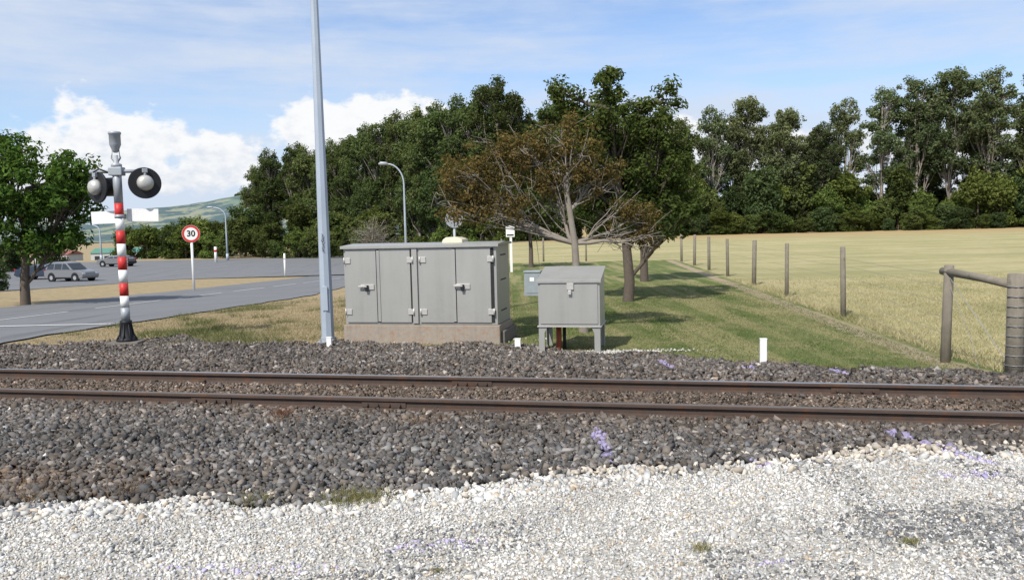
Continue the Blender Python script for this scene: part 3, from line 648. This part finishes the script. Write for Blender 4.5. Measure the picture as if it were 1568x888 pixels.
for px_ in np.arange(-.43,.02,.023):
    Yd=145-35*(px_+.43)/.45
    for dy in (0,-9):
        x=px_*(Yd+dy)+random.uniform(-1,1); put(shr2,random.choice(BU),x,Yd+dy,random.uniform(6.0,9.0) if dy==0 else random.uniform(3.5,7.),7.6,random.uniform(1,1.3),-.5)
for x in np.arange(-71,-50,2.4): put(shr2,random.choice(BU),x,144+random.uniform(-4,4),random.uniform(5.2,6.8),7.6,1.25,-.5)
for x in np.arange(-2,26,2.5): put(shr2,random.choice(BU),x,100+random.uniform(-3,3)+x*.7,random.uniform(3.5,7),7.6,1.2,-.4)
for x,y,h in ((-52,90,4.4),(-60,96,4.4),(-30,46,2.4)): put(shr2,BU[3],x,y,h,7.6,1.1,-.3)
tree('bare_shrub',(-14.5,84),M_barkp,M_leafd,[(0,0,-.1),(0,0,1.5),(0,0,3)],.16,[(0,0,4,2.4,2,1.6),(-1,0,3,1.8,1.5,1.2),(1.2,0,3.2,1.8,1.5,1.2)],6,.5,10,.1,(.15,.12,.08),(.2,.16,.1),twig=.03,barek=25,bl=3)

# ------------------------------------------------------------------ hill
hx=np.linspace(-1500,300,120); hy=np.linspace(900,2000,50); HX,HY=np.meshgrid(hx,hy)
ang=HX/HY; ridge=np.interp(ang,[-.8,-.55,-.47,-.40,-.34,-.30,-.22,-.1,.1],[.018,.027,.036,.040,.048,.053,.054,.035,.01])*1500
HZ=ridge*sstep(900,1500,HY)*(1-.5*sstep(1600,2000,HY))*(1+.10*(vnoise(HX,HY,.008,4)-.5)+.05*(vnoise(HX,HY,.03,4)-.5))-6+3*vnoise(HX,HY,.05,8)
n1,n2=HX.shape[1],HX.shape[0]; i=np.arange(n2-1)[:,None]; j=np.arange(n1-1)[None,:]
F=np.stack([i*n1+j,i*n1+j+1,(i+1)*n1+j+1,(i+1)*n1+j],-1).reshape(-1,4)
M_hill,t=newmat('hill_pasture'); p=t.pos(); a=t.noise(p,.006,5,.6); b_=t.noise(p,.02,5,.65)
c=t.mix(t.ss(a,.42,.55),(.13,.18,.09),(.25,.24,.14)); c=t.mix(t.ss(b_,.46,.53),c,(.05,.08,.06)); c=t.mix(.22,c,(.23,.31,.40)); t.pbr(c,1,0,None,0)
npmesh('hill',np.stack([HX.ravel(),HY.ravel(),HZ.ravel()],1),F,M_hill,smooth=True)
ht=empty('hilltop_trees')
for k in range(40):
    an=-.345+.085*(k/39)+random.uniform(-.003,.003); yy=1500; zz=float(np.interp(an,[-.34,-.30,-.22],[.048,.053,.054]))*1500-8
    o=bpy.data.objects.new('tree',random.choice(BU)); link(o); o.parent=ht; s=random.uniform(.8,1.7); o.location=(an*yy,yy,zz); o.scale=(s*1.2,s,s)

# ------------------------------------------------------------------ buildings far left
M_wall=simple('white_cladding',(.45,.46,.45),.7,0,.08,1,.1); M_roofg=simple('green_roof',(.10,.24,.18),.6); M_roofr=simple('red_roof',(.25,.10,.08),.7)
def shed(x,y,w,d,h,roof,rz=0):
    e=empty('building',(x,y,g(x,y)),rz)
    box('walls',e,(-w/2,-d/2,-.2),(w/2,d/2,h),M_wall,.02)
    prism('roof',e,[(-d/2-.3,h+.002),(d/2+.3,h+.002),(0,h+d*.16)],'x',-w/2-.3,w/2+.3,roof)
    for k in range(int(w//2.5)):
        x0=-w/2+1+k*2.5; box('window',e,(x0,-d/2-.03,1.0),(x0+1.3,-d/2-.003,2.1),M_glass,.01)
    box('door',e,(w/2-1.4,-d/2-.04,0),(w/2-.5,-d/2-.003,2.1),roof,.01)
shed(-108,222,14,8,2.9,M_roofg,.1); shed(-125,220,10,7,2.7,M_roofr,-.1); shed(-95,235,9,8,2.8,M_roofr,.2)

# ------------------------------------------------------------------ cars
def car(x,y,rz,paint,suv=True,name='parked_car'):
    e=empty(name,(x,y,g(x,y)+.03),rz); H=1.76 if suv else 1.45; gc=.30
    low=[(-2.25,gc+.1),(-2.3,.55),(-2.25,1.0),(-1.9,1.06),(1.05,1.06),(1.95,.98),(2.25,.85),(2.3,.5),(2.2,gc),(-2.1,gc)]
    prism('body',e,low,'y',-.9,.9,paint,.06)
    gh=[(-2.15,1.065),(-1.92,H-.16),(-1.65,H),(-.1,H),(.25,H-.07),(1.05,1.065)] if suv else [(-1.9,1.065),(-1.35,H-.05),(-.9,H),(.1,H),(.4,H-.06),(1.15,1.065)]
    bm=bmesh.new(); A=[];B=[]
    for (px,pz) in gh:
        k=.86-.14*(pz-1.06)/(H-1.06); A.append(bm.verts.new((px,-k,pz))); B.append(bm.verts.new((px,k,pz)))
    bm.faces.new(A); bm.faces.new(B[::-1])
    for i in range(len(gh)): bm.faces.new((A[i],B[i],B[(i+1)%len(gh)],A[(i+1)%len(gh)]))
    bmobj('cabin',bm,paint,e,False,.03)
    zt=H-.14; zl=1.11
    for s in (-1,1):
        kl=.86-.14*(zl-1.06)/(H-1.06)+.006; kt=.86-.14*(zt-1.06)/(H-1.06)+.006
        for a0,a1,b0,b1 in (((-1.98,-1.15,-1.78,-1.12) if suv else (-1.5,-1.0,-1.2,-.95)),(-1.07,-.2,-1.04,-.2),(-.12,.85,-.12,.22)):
            V=[(a0,s*kl,zl),(a1,s*kl,zl),(b1,s*kt,zt),(b0,s*kt,zt)]; npmesh('side_window',V,[(0,1,2,3)],M_glass,parent=e)
    npmesh('rear_window',[(-2.14,-.7,1.15),(-2.14,.7,1.15),(-1.965,.62,zt),(-1.965,-.62,zt)],[(0,1,2,3)],M_glass,parent=e)
    npmesh('windscreen',[(1.03,-.75,1.12),(1.03,.75,1.12),(.36,.66,H-.12),(.36,-.66,H-.12)],[(0,1,2,3)],M_glass,parent=e)
    for wx in (-1.4,1.4):
        for s in (-1,1):
            tube('wheel_arch',e,[((wx,s*.80,.38),.45),((wx,s*.912,.38),.45)],M_black,20,False)
            tube('tyre',e,[((wx,s*.70,.36),.37),((wx,s*.925,.36),.37)],M_tyre,20,False); tube('rim',e,[((wx,s*.90,.36),.20),((wx,s*.935,.36),.19)],M_galv,10,False)
    for s in (-1,1):
        box('tail_lamp',e,(-2.32,s*.78-.1,.85),(-2.22,s*.78+.1,1.1),M_lampred,.01); box('head_lamp',e,(2.15,s*.7-.15,.68),(2.28,s*.7+.15,.82),M_white,.01)
        if suv: tube('roof_rail',e,[((-1.6,s*.66,H+.05),.02),((-.1,s*.66,H+.05),.02)],M_black,6)
    box('bumper',e,(-2.36,-.85,.42),(-2.28,.85,.62),M_black,.02); box('sill',e,(-.9,-.925,.30),(.9,-.902,.42),M_black,.005); box('sill',e,(-.9,.902,.30),(.9,.925,.42),M_black,.005)
car(-39.8,72,math.radians(-20),M_silver); car(-45.2,77,math.radians(5),M_blue,False); car(-52,105,math.radians(170),M_silver,False)

# ------------------------------------------------------------------ world, sun, camera
el=math.radians(48); hd=Vector((-.5,-.866)); sd=Vector((hd.x*math.cos(el),hd.y*math.cos(el),math.sin(el)))
sun=bpy.data.lights.new('sun','SUN'); sun.energy=5.0; sun.angle=math.radians(.53); sun.color=(1,.955,.88)
so=bpy.data.objects.new('sun',sun); link(so); so.rotation_euler=sd.to_track_quat('Z','Y').to_euler()
wd_=bpy.data.worlds.new('World'); scene.world=wd_; wd_.use_nodes=True; t=NT(wd_.node_tree)
sky=t.n('ShaderNodeTexSky',sky_type='NISHITA'); sky.sun_disc=False; sky.sun_elevation=el; sky.sun_rotation=math.atan2(hd.x,hd.y)%(2*math.pi); sky.air_density=1.0; sky.dust_density=.4; sky.ozone_density=1.5
gen=t.n('ShaderNodeTexCoord').outputs['Generated']; sp=t.n('ShaderNodeSeparateXYZ'); t.set(sp.inputs[0],gen)
az=t.m('MULTIPLY',t.m('ARCTAN2',sp.outputs[0],sp.outputs[1]),57.296); elv=t.m('MULTIPLY',t.m('ARCSINE',sp.outputs[2]),57.296)
cv=t.n('ShaderNodeCombineXYZ'); t.set(cv.inputs[0],az); t.set(cv.inputs[1],t.m('MULTIPLY',elv,1.5))
nz=t.noise(cv.outputs[0],.30,9,.55); nz2=t.noise(cv.outputs[0],.7,6,.6)
env=None
for a,e_,sa,se in ((-26.2,5.6,5.4,3.1),(-19.8,4.8,4.6,2.3),(-10.0,6.6,6.8,3.5),(-31,3.5,3,2.5),(14.5,4.6,8,2.6),(30,3,9,3),(-60,6,12,4),(65,7,15,4)):
    q=t.m('SUBTRACT',1.,t.m('ADD',t.m('POWER',t.m('ABSOLUTE',t.m('DIVIDE',t.m('SUBTRACT',az,a),sa)),2.),t.m('POWER',t.m('ABSOLUTE',t.m('DIVIDE',t.m('SUBTRACT',elv,e_),se)),2.)))
    env=q if env is None else t.m('MAXIMUM',env,q)
den=t.m('ADD',t.m('MULTIPLY',env,.65),t.m('MULTIPLY',t.m('SUBTRACT',nz,.5),2.6))
cum=t.ss(den,.0,.34)
ci=t.noise(t.mapv(cv.outputs[0],(.5,1.0,1),(0,0,-.35)),.10,9,.6); ci2=t.noise(t.mapv(cv.outputs[0],(.22,1.5,1),(0,0,.22)),.10,8,.6)
cir=t.m('ADD',t.m('MULTIPLY',t.ss(ci,.36,.66),.6),t.m('MULTIPLY',t.ss(ci2,.38,.62),.6),clamp=True)
haze=t.m('MULTIPLY',t.ss(elv,15,0),.5)
bl_=t.mix(1.,sky.outputs[0],(1.25,1.42,1.68),'MULTIPLY')
c=t.mix(t.m('ADD',.10,t.m('MULTIPLY',cir,.85),clamp=True),bl_,(6.7,7.5,8.9))
c=t.mix(haze,c,(6.3,7.4,9.0))
cc=t.mix(t.ss(t.m('ADD',t.m('MULTIPLY',nz2,.9),t.m('MULTIPLY',elv,.05)),.42,.85),(7.2,7.7,8.6),(9.9,9.9,9.9))
c=t.mix(t.m('MULTIPLY',cum,.95),c,cc)
bg=t.n('ShaderNodeBackground'); t.set(bg.inputs[0],c); bg.inputs[1].default_value=.1
ow=t.n('ShaderNodeOutputWorld'); t.t.links.new(bg.outputs[0],ow.inputs[0])
cam=bpy.data.cameras.new('camera'); cam.lens=28; cam.sensor_width=36; cam.clip_end=9000; cam.clip_start=.05
co=bpy.data.objects.new('camera',cam); link(co); co.location=(0,0,1.85)
co.rotation_euler=(Matrix.Rotation(math.radians(90-4.5),3,'X')@Matrix.Rotation(math.radians(-1.3),3,'Z')).to_euler()
scene.camera=co
scene.view_settings.view_transform='Standard'; scene.view_settings.look='None'; scene.view_settings.exposure=0
